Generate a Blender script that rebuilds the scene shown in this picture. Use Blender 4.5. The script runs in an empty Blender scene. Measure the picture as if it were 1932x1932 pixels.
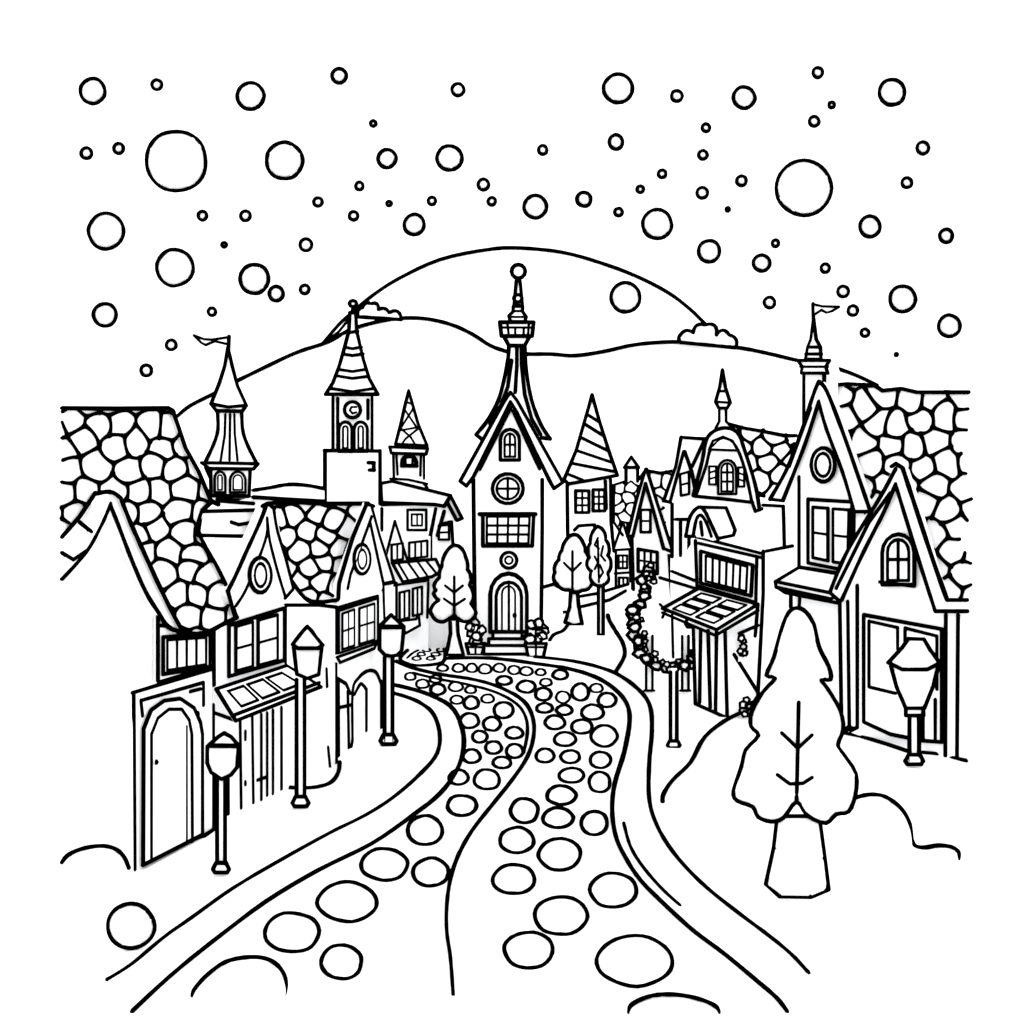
import bpy, math, random
from mathutils import Vector
from mathutils.geometry import delaunay_2d_cdt
random.seed(7)
C=966.0; F=2071.0; H=6.0
EYE=Vector((0,0,H))
sc=bpy.context.scene
col=sc.collection
def WW(w): return w*1.3 if w>=5.4 else w*1.12
# ---------------- materials
def mat(name,color,bump=0.0,scale=8,rough=0.9,var=0.0):
    m=bpy.data.materials.new(name); m.use_nodes=True
    nt=m.node_tree; b=nt.nodes['Principled BSDF']
    b.inputs['Base Color'].default_value=(*color,1); b.inputs['Roughness'].default_value=rough
    b.inputs['Specular IOR Level'].default_value=0.0
    n=nt.nodes.new('ShaderNodeTexNoise'); n.inputs['Scale'].default_value=scale
    n.inputs['Detail'].default_value=4
    if var>0:
        r=nt.nodes.new('ShaderNodeValToRGB')
        r.color_ramp.elements[0].color=tuple(max(0,c-var) for c in color)+(1,)
        r.color_ramp.elements[1].color=(*color,1)
        nt.links.new(n.outputs['Fac'],r.inputs['Fac']); nt.links.new(r.outputs['Color'],b.inputs['Base Color'])
    if bump>0:
        bp=nt.nodes.new('ShaderNodeBump'); bp.inputs['Strength'].default_value=bump; bp.inputs['Distance'].default_value=0.01
        nt.links.new(n.outputs['Fac'],bp.inputs['Height']); nt.links.new(bp.outputs['Normal'],b.inputs['Normal'])
    return m
M_PLASTER=mat('white_plaster',(0.95,0.95,0.95),0.05,12,var=0.02)
M_INK=mat('black_paint',(0.0,0.0,0.0),0,5,1.0)
M_SNOW=mat('fresh_snow',(0.95,0.95,0.95),0.05,3,var=0.01)
M_STONE=mat('white_stone',(0.95,0.95,0.95),0.05,9,var=0.02)
# ---------------- projection of the real planes of the place
def pts(s):
    if not isinstance(s,str): return [tuple(p) for p in s]
    return [tuple(float(a) for a in t.split(',')) for t in s.split()]
def ray(x,y): return Vector(((x-C)/F,1.0,(C-y)/F))
class Plane:
    def __init__(s,o,n,clamp=True):
        s.o=Vector(o); s.n=Vector(n).normalized(); s.clamp=clamp
    def P(s,x,y,off=0.0):
        r=ray(x,y); o=s.o-s.n*off
        t=(o-EYE).dot(s.n)/r.dot(s.n)
        p=EYE+r*t
        if s.clamp and p.z<-0.03: p.z=-0.03
        return p
    def axes(s):
        if abs(s.n.z)>0.9: return Vector((1,0,0)),Vector((0,1,0))
        u=Vector((0,0,1)).cross(s.n).normalized()*-1
        return u, s.n.cross(u).normalized()
    def shift(s,off): return Plane(s.o-s.n*off,s.n,s.clamp)
    def tilt(s,x,y,deg):
        a=math.radians(deg); o=s.P(x,y)
        return Plane(o,s.n*math.cos(a)-Vector((0,0,1))*math.sin(a),s.clamp)
GR=Plane((0,0,0),(0,0,-1),False)
def gp(x,y): return GR.P(x,y)
def facing(x,yb):
    o=gp(x,yb); return Plane(o,(o.x,o.y,0))
def facing_d(x,y,d,clamp=True):
    o=EYE+ray(x,y)*d; return Plane(o,(o.x,o.y,0),clamp)
def street(a,b):
    A=gp(*a); B=gp(*b); t=(B-A).normalized(); n=Vector((t.y,-t.x,0))
    if n.dot(A)<0: n=-n
    return Plane(A,n)
def smooth(p,closed=False,k=4):
    n=len(p)
    if n<3: return p
    out=[]
    rng=range(n if closed else n-1)
    for i in rng:
        g=(lambda j:p[j%n]) if closed else (lambda j:p[min(max(j,0),n-1)])
        a,b,c,d=g(i-1),g(i),g(i+1),g(i+2)
        for q in range(k):
            t=q/k
            out.append(tuple(0.5*((2*b[m])+(-a[m]+c[m])*t+(2*a[m]-5*b[m]+4*c[m]-d[m])*t*t+(-a[m]+3*b[m]-3*c[m]+d[m])*t**3) for m in (0,1)))
    if not closed: out.append(p[-1])
    return out
def scal(p,amt=0.35,n=5,flat=()):
    p=pts(p); A=sum(p[i][0]*p[(i+1)%len(p)][1]-p[(i+1)%len(p)][0]*p[i][1] for i in range(len(p)))
    sg=1 if A>0 else -1; out=[]
    for i in range(len(p)):
        a=p[i];b=p[(i+1)%len(p)]; dx,dy=b[0]-a[0],b[1]-a[1]
        am=0 if i in flat else amt*random.uniform(.7,1.2)
        for q in range(n):
            t=q/n; h=am*4*t*(1-t)*sg
            out.append((a[0]+dx*t+dy*h,a[1]+dy*t-dx*h))
    return out
# ---------------- mesh builder
class B:
    def __init__(s,name,mat0=None):
        s.name=name; s.v=[]; s.f=[]; s.m=[]; s.mat0=mat0 or M_PLASTER
    def _face(s,idx,m): s.f.append(idx); s.m.append(m)
    def tube(s,P,R,closed=False):
        if closed: P=P+[P[0]]; R=R+[R[0]]
        segs=[]; cur=[0]
        for i in range(1,len(P)-1):
            cur.append(i)
            a=(P[i]-P[i-1]); b=(P[i+1]-P[i])
            if a.length<1e-6 or b.length<1e-6: continue
            if a.angle(b)>0.6:
                segs.append(cur); cur=[i]
        cur.append(len(P)-1); segs.append(cur)
        for sg in segs: s._tube([P[i] for i in sg],[R[i] for i in sg])
    def _tube(s,P,R,N=6):
        Q=[P[0]];S=[R[0]]
        for p,r in zip(P[1:],R[1:]):
            if (p-Q[-1]).length>1e-5: Q.append(p);S.append(r)
        if len(Q)<2: return
        t0=(Q[1]-Q[0]).normalized(); t1=(Q[-1]-Q[-2]).normalized()
        Q=[Q[0]-t0*S[0]*0.95,Q[0]-t0*S[0]*0.6]+Q+[Q[-1]+t1*S[-1]*0.6,Q[-1]+t1*S[-1]*0.95]
        S=[S[0]*0.25,S[0]*0.8]+S+[S[-1]*0.8,S[-1]*0.25]
        n=None; base=len(s.v)
        for i,p in enumerate(Q):
            t=(Q[min(i+1,len(Q)-1)]-Q[max(i-1,0)]).normalized()
            if n is None:
                n=t.cross(Vector((0.1,0.9,0.35))).normalized()
            n=(n-t*n.dot(t))
            if n.length<1e-6: n=t.orthogonal()
            n.normalize(); b=t.cross(n)
            for k in range(N):
                a=2*math.pi*k/N
                s.v.append(p+(n*math.cos(a)+b*math.sin(a))*S[i])
        L=len(Q)
        for i in range(L-1):
            for k in range(N):
                a=base+i*N+k; c=base+i*N+(k+1)%N
                s._face((a,c,c+N,a+N),1)
        s._face(tuple(base+k for k in range(N))[::-1],1)
        s._face(tuple(base+(L-1)*N+k for k in range(N)),1)
    def line(s,pl,p,w=6.5,off=0.0,closed=False,sm=False,lift=0.0,ws=None):
        p=pts(p); w=WW(w)
        if sm: p=smooth(p,closed)
        P=[];R=[]
        for i,q in enumerate(p):
            a=pl.P(q[0],q[1],off)
            r=w*0.5*a.y/F*(ws[i] if ws else random.uniform(0.92,1.08))
            if pl is GR: a=a+Vector((0,0,r*0.5))
            P.append(a);R.append(r)
        s.tube(P,R,closed); return s
    def lines(s,pl,many,w=6.5,off=0.0,sm=False):
        for q in many.split('|'): s.line(pl,q.strip(),w,off,False,sm)
        return s
    def fill(s,pl,p,th=0.1,off=0.0,sm=False):
        p=pts(p)
        if sm: p=smooth(p,True)
        A=[pl.P(x,y,off) for x,y in p]; n=len(A); b=len(s.v)
        s.v+=A+[a+pl.n*th for a in A]
        s._face(tuple(range(b,b+n)),0); s._face(tuple(range(b+2*n-1,b+n-1,-1)),0)
        for i in range(n):
            j=(i+1)%n; s._face((b+j,b+i,b+n+i,b+n+j),0)
        return s
    def shape(s,pl,p,th=0.1,off=0.0,w=6.5,sm=False):
        s.fill(pl,p,th,off,sm); s.line(pl,p,w,off,True,sm); return s
    def pillow(s,pl,p,k=0.6,off=0.0,w=6.5,sm=True,inner=(),cap=None,wi=5.5,N=9):
        p=pts(p)
        if sm: p=smooth(p,True,3)
        o=pl.P(p[0][0],p[0][1],off); u,v=pl.axes()
        A=[pl.P(x,y,off) for x,y in p]
        q=[Vector(((a-o).dot(u),(a-o).dot(v))) for a in A]
        rim=WW(w)*.5*o.y/F
        def dist(c):
            m=1e9
            for i in range(len(q)):
                a=q[i];b=q[(i+1)%len(q)];ab=b-a;L=ab.dot(ab)
                t=max(0,min(1,(c-a).dot(ab)/L)) if L>0 else 0
                m=min(m,(a+ab*t-c).length)
            return m
        def inside(c):
            r=False
            for i in range(len(q)):
                a=q[i];b=q[i-1]
                if (a.y>c.y)!=(b.y>c.y) and c.x<(b.x-a.x)*(c.y-a.y)/(b.y-a.y)+a.x: r=not r
            return r
        x0=min(a.x for a in q);x1=max(a.x for a in q);y0=min(a.y for a in q);y1=max(a.y for a in q)
        ins=[]
        for i in range(1,N):
            for j in range(1,N):
                c=Vector((x0+(x1-x0)*i/N,y0+(y1-y0)*j/N))
                if inside(c):
                    d=dist(c)
                    if d>min(x1-x0,y1-y0)*0.05: ins.append((c,d))
        R=max([d for c,d in ins]+[1e-6])
        def hz(d):
            d=max(0,d-rim*1.1); t=min(d/R,1)
            hh=math.sqrt(max(0,1-(1-t)**2))
            return (k*R if cap is None else min(cap,k*R))*hh
        cen=Vector(((x0+x1)/2,(y0+y1)/2))
        if rim<R*0.5:
            for c0 in q:
                dv=cen-c0
                c=c0+dv.normalized()*rim*1.1
                if inside(c) and dist(c)>rim*.5: ins.append((c,dist(c)))
        res=delaunay_2d_cdt(q+[c for c,d in ins],[],[list(range(len(q)))],1,1e-7)
        vv,ff=res[0],res[2]
        b=len(s.v); n=len(vv)
        hs=[hz(dist(c)) for c in vv]
        for c,h in zip(vv,hs): s.v.append(o+u*c.x+v*c.y-pl.n*h)
        if pl is not GR:
            for c,h in zip(vv,hs): s.v.append(o+u*c.x+v*c.y+pl.n*(h+0.002))
        for f in ff:
            s._face(tuple(b+i for i in f),0)
            if pl is not GR: s._face(tuple(b+n+i for i in f)[::-1],0)
        s.line(pl,p,w,off,True)
        for L in inner:
            L=pts(L); P=[];Rr=[]
            LL=[]
            for i in range(len(L)-1):
                for t in range(5): LL.append((L[i][0]+(L[i+1][0]-L[i][0])*t/5,L[i][1]+(L[i+1][1]-L[i][1])*t/5))
            LL.append(L[-1])
            for x,y in LL:
                a=pl.P(x,y,off); c=Vector(((a-o).dot(u),(a-o).dot(v)))
                h=hz(dist(c)) if inside(c) else 0
                a=pl.P(x,y,off+h+0.02); P.append(a);Rr.append(WW(wi)*0.5*a.y/F)
            s.tube(P,Rr)
        return s
    def make(s,base,parent=None):
        me=bpy.data.meshes.new(s.name)
        me.from_pydata([tuple(x-base) for x in s.v],[],s.f)
        me.materials.append(s.mat0); me.materials.append(M_INK)
        me.polygons.foreach_set('material_index',s.m); me.update()
        ob=bpy.data.objects.new(s.name,me); col.objects.link(ob)
        if parent: ob.parent=parent
        else: ob.location=base
        return ob
class Thing:
    def __init__(s,name,label,cat,base,group=None):
        s.base=Vector(base); s.e=bpy.data.objects.new(name,None); s.e.empty_display_size=0.3
        s.e.location=s.base; col.objects.link(s.e)
        s.e['label']=label; s.e['category']=cat
        if group: s.e['group']=group
        s.p=[]
    def part(s,name,m=None,parent=None,label=None):
        b=B(name,m); s.p.append((b,parent,label)); return b
    def done(s):
        obs={}
        for b,par,label in s.p:
            ob=b.make(s.base,s.e)
            if label: ob['label']=label
            obs[id(b)]=(ob)
            if par is not None: ob.parent=obs[id(par)]
def single(b,label,cat,base,group=None):
    ob=b.make(Vector(base)); ob['label']=label; ob['category']=cat
    if group: ob['group']=group
    return ob
def ell(cx,cy,rx,ry,n=16,jit=0.0,ph=0.0):
    return [(cx+rx*math.cos(2*math.pi*i/n+ph)*(1+random.uniform(-jit,jit)),cy+ry*math.sin(2*math.pi*i/n+ph)*(1+random.uniform(-jit,jit))) for i in range(n)]
def arch(x0,x1,yt,yb,yb2=None,n=8):
    cx=(x0+x1)/2; rx=(x1-x0)/2; ry=min(rx*1.15,(yb-yt)*0.6)
    out=[(x0,yb)]
    for i in range(n+1):
        a=math.pi-math.pi*i/n
        out.append((cx+rx*math.cos(a),yt+ry-ry*math.sin(a)))
    out.append((x1,yb if yb2 is None else yb2)); return out
def bil(q,u,v):
    a,b,c,d=q
    return tuple((a[i]*(1-u)+b[i]*u)*(1-v)+(d[i]*(1-u)+c[i]*u)*v for i in (0,1))
def rect(x0,y0,x1,y1): return [(x0,y0),(x1,y0),(x1,y1),(x0,y1)]
def panels(b,pl,q,cols,rows,gap=.1,w=5.4,off=0.0,m=.06):
    q=pts(q)
    for i in range(cols):
        for j in range(rows):
            u0=m+(1-2*m)*(i+gap)/cols; u1=m+(1-2*m)*(i+1-gap)/cols; v0=m+(1-2*m)*(j+gap)/rows; v1=m+(1-2*m)*(j+1-gap)/rows
            b.line(pl,[bil(q,u0,v0),bil(q,u1,v0),bil(q,u1,v1),bil(q,u0,v1)],w,off,True)
def window(T,pl,q,cols=2,rows=2,off=0.03,w=6,inset=0.1,wi=4.5,frame=True,name='window'):
    q=pts(q); b=T.part(name)
    b.shape(pl,q,0.05,off,w)
    if inset>0:
        iu=inset; L=[bil(q,iu,iu),bil(q,1-iu,iu),bil(q,1-iu,1-iu),bil(q,iu,1-iu)]
        b.line(pl,L,wi,off,True)
    else: L=q
    for i in range(1,cols): b.line(pl,[bil(L,i/cols,0),bil(L,i/cols,1)],wi,off)
    for j in range(1,rows): b.line(pl,[bil(L,0,j/rows),bil(L,1,j/rows)],wi,off)
    return b
def archwin(T,pl,x0,x1,yt,yb,off=0.03,w=6,ins=7,wi=5,rows=2,name='window',cross=True):
    b=T.part(name); a=arch(x0,x1,yt,yb); b.shape(pl,a,0.05,off,w)
    a2=arch(x0+ins,x1-ins,yt+ins,yb-ins*0.8); b.line(pl,a2,wi,off,True)
    if cross:
        cx=(x0+x1)/2; b.line(pl,[(cx,yt+ins),(cx,yb-ins)],wi,off)
        for j in range(1,rows):
            y=yt+ins+(yb-yt-ins*2)*j/rows; b.line(pl,[(x0+ins,y),(x1-ins,y)],wi,off)
    return b
def roundwin(T,pl,cx,cy,rx,ry,ix,iy,off=0.03,w=6,wi=5,cross=False,name='window'):
    b=T.part(name); b.shape(pl,ell(cx,cy,rx,ry,18),0.05,off,w); b.line(pl,ell(cx,cy,ix,iy,16),wi,off,True)
    if cross: b.lines(pl,f'{cx},{cy-iy} {cx},{cy+iy}|{cx-ix},{cy} {cx+ix},{cy}',wi,off)
    return b
def inpoly(q,x,y):
    r=False
    for i in range(len(q)):
        a=q[i];b=q[i-1]
        if (a[1]>y)!=(b[1]>y) and x<(b[0]-a[0])*(y-a[1])/(b[1]-a[1])+a[0]: r=not r
    return r
def stones(b,pl,poly,s=40,w=6,off=0.0,seed=1,sx=1.0):
    poly=pts(poly); rnd=random.Random(seed)
    x0=min(p[0] for p in poly)-2*s;x1=max(p[0] for p in poly)+2*s;y0=min(p[1] for p in poly)-2*s;y1=max(p[1] for p in poly)+2*s
    S=[];y=y0;r=0
    while y<y1:
        x=x0+(s*sx/2 if r%2 else 0)
        while x<x1:
            S.append(Vector((x+rnd.uniform(-.27,.27)*s,y+rnd.uniform(-.25,.25)*s))); x+=s*sx
        y+=s*0.87; r+=1
    vv,_,ff=delaunay_2d_cdt(S,[],[],0,1e-6)[:3]
    def cc(f):
        a,b_,c=[vv[i] for i in f]
        d=2*(a.x*(b_.y-c.y)+b_.x*(c.y-a.y)+c.x*(a.y-b_.y))
        if abs(d)<1e-6: return None
        return Vector(((a.dot(a)*(b_.y-c.y)+b_.dot(b_)*(c.y-a.y)+c.dot(c)*(a.y-b_.y))/d,(a.dot(a)*(c.x-b_.x)+b_.dot(b_)*(a.x-c.x)+c.dot(c)*(b_.x-a.x))/d))
    ed={}
    for k,f in enumerate(ff):
        for i in range(3):
            ed.setdefault(tuple(sorted((f[i],f[(i+1)%3]))),[]).append(k)
    for e,t in ed.items():
        if len(t)<2: continue
        A=cc(ff[t[0]]);D=cc(ff[t[1]])
        if A is None or D is None or (A-D).length>s*1.4: continue
        bow=Vector(((D-A).y,-(D-A).x))*rnd.uniform(-.12,.12)
        N=8
        L=[A+(D-A)*(i/N)+bow*(4*(i/N)*(1-i/N)) for i in range(N+1)]
        W=[1.5,1.15,1,.92,.88,.92,1,1.15,1.5]
        runs=[];cur=[]
        for p,ww in zip(L,W):
            if inpoly(poly,p.x,p.y): cur.append((p,ww))
            else:
                if len(cur)>1: runs.append(cur)
                cur=[]
        if len(cur)>1: runs.append(cur)
        for c in runs: b.line(pl,[(p.x,p.y) for p,_ in c],w,off,ws=[q for _,q in c])

# =============== SETTING
def struct(b,base=(0,0,0)):
    ob=b.make(Vector(base)); ob['kind']='structure'; return ob
g=B('ground',M_SNOW); g.v=[Vector((-3000,-300,0)),Vector((3000,-300,0)),Vector((3000,5000,0)),Vector((-3000,5000,0))]; g._face((0,1,2,3),0); struct(g)
R1='203,1850 250,1820 310,1770 360,1735 440,1678 530,1625 620,1575 690,1540 740,1508 785,1470 820,1432 830,1400 825,1365 810,1340 780,1322 742,1310'
R2='250,1910 320,1845 400,1780 500,1705 600,1645 700,1595 780,1540 830,1500 862,1455 875,1410 870,1370 850,1335 800,1310 742,1295'
R3='855,1878 850,1810 843,1760 843,1710 850,1660 865,1615 890,1570 925,1525 965,1475 995,1430 1007,1390 1005,1355 988,1325 950,1302 900,1286 830,1275 780,1263 748,1250'
R3b='988,1422 995,1385 992,1355 975,1330 935,1308 880,1293 830,1284 780,1272'
R4='845,1245 900,1244 950,1247 1010,1255 1060,1262 1110,1275 1150,1295 1180,1325 1188,1360 1178,1420 1160,1480 1155,1530 1162,1580 1180,1620 1210,1665 1260,1715 1310,1760 1370,1805 1430,1855 1465,1885 1485,1910'
R5='1010,1242 1080,1250 1150,1268 1195,1295 1225,1330 1230,1380 1225,1440 1225,1510 1240,1560 1270,1610 1320,1665 1380,1715 1440,1760 1490,1800 1525,1837'
def sheet(name,poly,z):
    b=B(name,M_SNOW); P=[gp(x,y)+Vector((0,0,z)) for x,y in poly]; b.v=P; b._face(tuple(range(len(P))),0); return b
r=sheet('road',smooth(pts(R2))+smooth(pts(R4)),0.004)
r.line(GR,R3,6.8,sm=True); r.line(GR,R3b,5.4,sm=True); struct(r)
p=sheet('pavement',smooth(pts(R1))+smooth(pts(R2))[::-1],0.008); p.line(GR,R1,7,sm=True); p.line(GR,R2,7.5,sm=True); struct(p)
p=sheet('pavement',smooth(pts(R4))+smooth(pts(R5))[::-1],0.008); p.line(GR,R4,7.5,sm=True); p.line(GR,R5,7,sm=True)
p.line(GR,'1177,1555 1190,1600 1215,1640 1250,1680 1283,1710',6,sm=True); struct(p)
p=sheet('path',smooth(pts('1188,1113 1160,1130 1148,1160 1160,1190 1177,1220 1178,1248 1160,1272 1200,1290 1250,1270 1260,1200 1240,1130')),0.004)
p.line(GR,'1188,1113 1160,1130 1148,1150 1148,1168 1160,1190 1175,1215 1178,1240 1160,1272',6.5,sm=True)
p.line(GR,'1418,1340 1375,1358 1330,1392 1303,1440 1268,1475 1252,1500 1250,1515',7,sm=True)
struct(p)
b=B('snow_bank',M_SNOW); b.line(GR,'1037,1210 1044,1200 1062,1192 1072,1180 1078,1178',6,sm=True); b.line(GR,'1024,1162 1050,1160 1066,1157',6,sm=True); struct(b)
def mound(name,ridge,d=None,yb=None,depth=1.0,w=7,tl=1.2):
    rp=smooth(pts(ridge)); x0=rp[len(rp)//2][0]
    if d is None: d=gp(x0,yb).y
    pl=Plane((0,d,0),(0,1,0),True)
    b=B(name,M_SNOW); R=[pl.P(x,y) for x,y in rp]
    rr=WW(w)*.5*d/F
    R=[Vector((a.x,a.y,max(a.z-rr*.9,0.0))) for a in R]
    lead=Vector((R[0].x-abs(R[0].z)*tl,R[0].y,0)); tail=Vector((R[-1].x+abs(R[-1].z)*tl,R[-1].y,0))
    L=[lead]+R+[tail]; N=12; base=len(b.v)
    for a in L:
        for i in range(N+1):
            t=math.pi*i/N
            b.v.append(Vector((a.x,a.y-depth*(0.1+a.z)*math.cos(t),a.z*math.sin(t)-0.01)))
    for i in range(len(L)-1):
        for j in range(N):
            q=base+i*(N+1)+j; b._face((q,q+1,q+N+2,q+N+1),0)
    b.line(pl,rp,w)
    return b
struct(mound('hill','560,700 612,645 640,612 665,590 700,560 750,527 830,490 920,471 980,468 1060,476 1130,495 1200,521 1260,552 1300,582 1335,616',d=270,depth=.12,w=6))
struct(mound('hill','335,785 360,765 405,742 445,720 500,693 560,665 620,645 655,625 700,610 750,601 800,601 850,612 890,630 925,652 955,663',d=205,depth=.12,w=6.3))
struct(mound('hill','960,664 995,668 1040,668 1085,671 1140,663 1200,650 1270,645 1330,648 1400,657 1450,667 1505,680 1560,690 1610,706 1655,727',d=200,depth=.12,w=6.3))
for s_,yb,dp in (('363,1878 368,1865 390,1840 425,1815 465,1806 500,1808 525,1822 538,1845 538,1870 525,1895',1897,.15),('1187,1910 1190,1897 1210,1885 1240,1877 1280,1877 1320,1885 1350,1898 1356,1910',1912,.3),
              ('117,1627 130,1612 160,1600 195,1596 220,1603 235,1618 243,1637',1745,.1),('1610,1506 1640,1499 1670,1503 1700,1525 1716,1555 1722,1590 1740,1599 1770,1595 1795,1598 1808,1607 1808,1620',1640,.1)):
    struct(mound('snow_bank',s_,yb=yb,depth=dp,tl=.05))
# bushes on the ridges
for s_,d in (('676,598 684,580 700,573 714,584 734,590 757,603',200),('1284,646 1284,631 1308,628 1330,613 1352,632 1376,632 1388,656',198)):
    p=pts(s_); pl=facing_d(p[0][0],640,d,False); b=B('bush',M_SNOW); b.pillow(pl,scal(p,.32,6,flat=(len(p)-1,)),0.3,sm=False,w=6)
    single(b,'snow covered bumpy bush growing on the hill ridge','bush',pl.P(*p[-1]),'bushes on the hills')
# =============== SNOWFLAKES
fl="175,172,24 296,160,10 473,181,26 640,143,14 864,169,12 1166,167,28 1277,181,11 1404,184,21 1543,137,10 1683,174,25 1569,198,6 1536,229,10 704,233,6 1332,241,8 163,289,11 224,280,10 332,304,58 537,303,35 730,299,18 848,298,24 1024,283,9 1162,268,14 1326,292,9 1741,279,12 1249,328,8 1517,355,53 1711,345,10 1399,341,10 678,351,8 912,348,11 600,381,9 734,384,5 815,379,8 928,380,8 1010,390,22 1102,376,14 1208,357,7 1325,364,11 1167,400,8 1373,395,4 382,407,9 463,407,10 667,407,9 200,436,34 782,424,20 1240,423,28 1641,427,20 1785,445,13 423,462,5 577,462,12 1338,474,21 1463,459,7 330,505,35 1437,496,16 1557,506,9 480,526,28 521,554,14 575,546,9 1180,561,28 1591,550,11 1703,564,25 1452,571,11 198,594,22 400,588,8 1609,586,10 1791,615,21 323,651,10 1632,628,8 276,699,11 1691,669,3"
for t in fl.split():
    x,y,rr=[float(a) for a in t.split(',')]
    rr-=.8
    d=min(38,max(11,F*(0.16+rr*0.0022)/rr)); pl=facing_d(x,y,d,False)
    b=B('snowflake',M_SNOW); n=8 if rr<20 else 12
    b.pillow(pl,ell(x,y,rr,rr,n,0.03 if rr>20 else .05,random.random()),0.45,w=6.2 if rr>12 else 5.6)
    lab='large round white snowball flake with black rim, falling' if rr>50 else ('round white snowflake with black rim falling from sky' if rr>12 else 'tiny white snowflake with black rim falling from sky')
    single(b,lab,'snowflake',EYE+ray(x,y)*d,'falling snowflakes')
# =============== COBBLES
cb="1197,1815,72,48 998,1795,46,34 1058,1730,50,36 1157,1682,44,32 970,1661,40,28 1056,1614,40,30 975,1588,32,24 644,1817,38,32 551,1762,51,37 655,1704,55,37 725,1633,44,30 813,1648,34,26 802,1569,33,27 872,1522,28,19 1121,1555,25,22 1053,1546,28,19 989,1532,26,23 919,1473,24,19 865,1469,18,14 1059,1503,27,18 1131,1478,20,19 1078,1465,23,14 1133,1436,20,15 947,1441,17,11 890,1429,16,13 931,1413,15,12 971,1419,16,13 1028,1428,17,13 1076,1430,18,12 905,1392,14,11 970,1385,16,11 1066,1397,20,13 1140,1391,24,20 886,1362,17,14 928,1368,16,13 1047,1365,19,13 1098,1373,20,13 950,1342,18,15 1118,1346,21,14 889,1328,14,12 1027,1338,15,9 1065,1342,15,9 1145,1323,17,13 862,1322,12,8 920,1320,12,8 1025,1312,15,12 1095,1308,16,16 1062,1317,13,11 1125,1300,12,8 826,1303,14,10 860,1297,13,9 797,1292,12,8 774,1278,10,7 822,1283,11,7 993,1298,17,11 951,1286,14,8 1057,1275,14,9 1030,1289,11,7 890,1262,10,8 915,1264,12,9 942,1262,11,8 970,1266,11,8 993,1268,12,8 865,1262,11,8 888,1303,10,7 835,1262,10,6 1020,1270,9,6"
for t in cb.split():
    x,y,rx,ry=[float(a) for a in t.split(',')]
    b=B('cobblestone',M_STONE)
    b.pillow(GR,ell(x,y,rx,ry,11,0.045,random.random()),0.3,w=6.6 if rx>24 else (5.7 if rx>13 else 5),cap=0.02)
    single(b,'rounded white cobblestone set in the snowy road','cobblestone',gp(x,y),'cobblestones in the road')
b=B('snowball',M_SNOW); pl=facing(247,1793); b.pillow(pl,ell(247,1747,44,42,11,.03),0.7,w=6.6)
single(b,'round snowball lying on snow beside the road','snowball',gp(247,1793))

# =============== CHURCH
pl=facing(960,1232); T=Thing('church','tall narrow church with steep gable, spire and arched door','church',gp(960,1232))
w=T.part('wall'); w.fill(pl,'895,905 963,765 1022,905 1022,1245 895,1245',3.0)
w.lines(pl,'893,905 894,1000 896,1175|1023,905 1023,1000 1021,1175')
sp=T.part('spire'); q=pl.shift(-0.5)
sp.fill(q,'960,655 990,655 993,700 1002,760 1020,805 1038,828 1022,832 963,790 912,832 898,822 925,785 945,735 955,695',1.5)
sp.line(q,'960,655 958,680 950,720 940,755 922,790 898,820',6.5,sm=True); sp.line(q,'990,655 993,700 1003,755 1020,800 1038,828',6.5,sm=True)
sp.lines(q,'898,820 908,828|965,680 958,730 945,765 925,800|1038,828 1022,826|975,655 975,690 972,740|984,655 984,690 990,745 1003,790 1020,820')
sp.shape(q,'950,634 1000,634 990,652 960,652',.5,0.05)
sp.shape(q,'943,608 1007,608 1004,634 946,634',.5,0.1); sp.lines(q,'945,618 1005,618|957,608 960,634|972,618 972,632|988,618 988,632|998,608 996,634',4.6,0.1)
sp.shape(q,'963,607 960,596 968,588 968,578 986,578 986,588 993,598 990,607',.4,0.05,5.8); sp.lines(q,'962,598 992,598|968,587 987,587',4.6,0.05)
sp.shape(q,'970,577 974,530 981,530 986,577',.15,0.0,5.8); sp.shape(q,ell(977,563,8,7,10),.15,0.04,5.5); sp.shape(q,ell(978,512,13,13,12),.2,0.03)
rf=T.part('roof'); rf.fill(pl,'963,740 975,760 1062,910 1042,922 963,765 882,915 868,908',.5,0.12)
rf.lines(pl,'963,740 950,760 868,908 880,917|963,758 893,900 880,917|963,770 905,885|963,740 975,755 1062,910 1045,922 1035,905|963,758 975,778 1035,905|968,775 1018,885|1045,922 975,782',5.8,0.12)
archwin(T,pl,944,980,810,868,ins=8,wi=4.6,w=5.8); roundwin(T,pl,958,922,29,28,21,20,cross=True,wi=4.8)
wb=window(T,pl,'911,970 1007,970 1004,1030 911,1030',4,3,inset=0.08)
wb.line(pl,'905,970 1010,970',7,0.03); roundwin(T,pl,960,1057,15,15,7,7,w=5.4,wi=4)
d=T.part('door'); d.shape(pl,arch(925,994,1082,1192),.1,0.04,w=6.5); d.line(pl,arch(936,984,1098,1192),5.8,0.04); d.line(pl,'960,1104 960,1192',4.5,0.04); d.line(pl,arch(947,972,1106,1192),3.8,0.04)
h=T.part('handle',parent=d); h.fill(pl,ell(971,1161,3,4,8),.05,0.1); h.line(pl,ell(971,1161,2,3,8),4,0.1,True)
s_=T.part('step',M_STONE); s_.shape(pl,rect(930,1193,985,1205),.6,0.3,5.4)
s_=T.part('step',M_STONE); s_.shape(pl,rect(922,1205,992,1218),.9,0.6,5.4)
s_=T.part('step',M_STONE); s_.shape(pl,rect(913,1218,1002,1234),1.2,0.9,5.4)
T.done()
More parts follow.
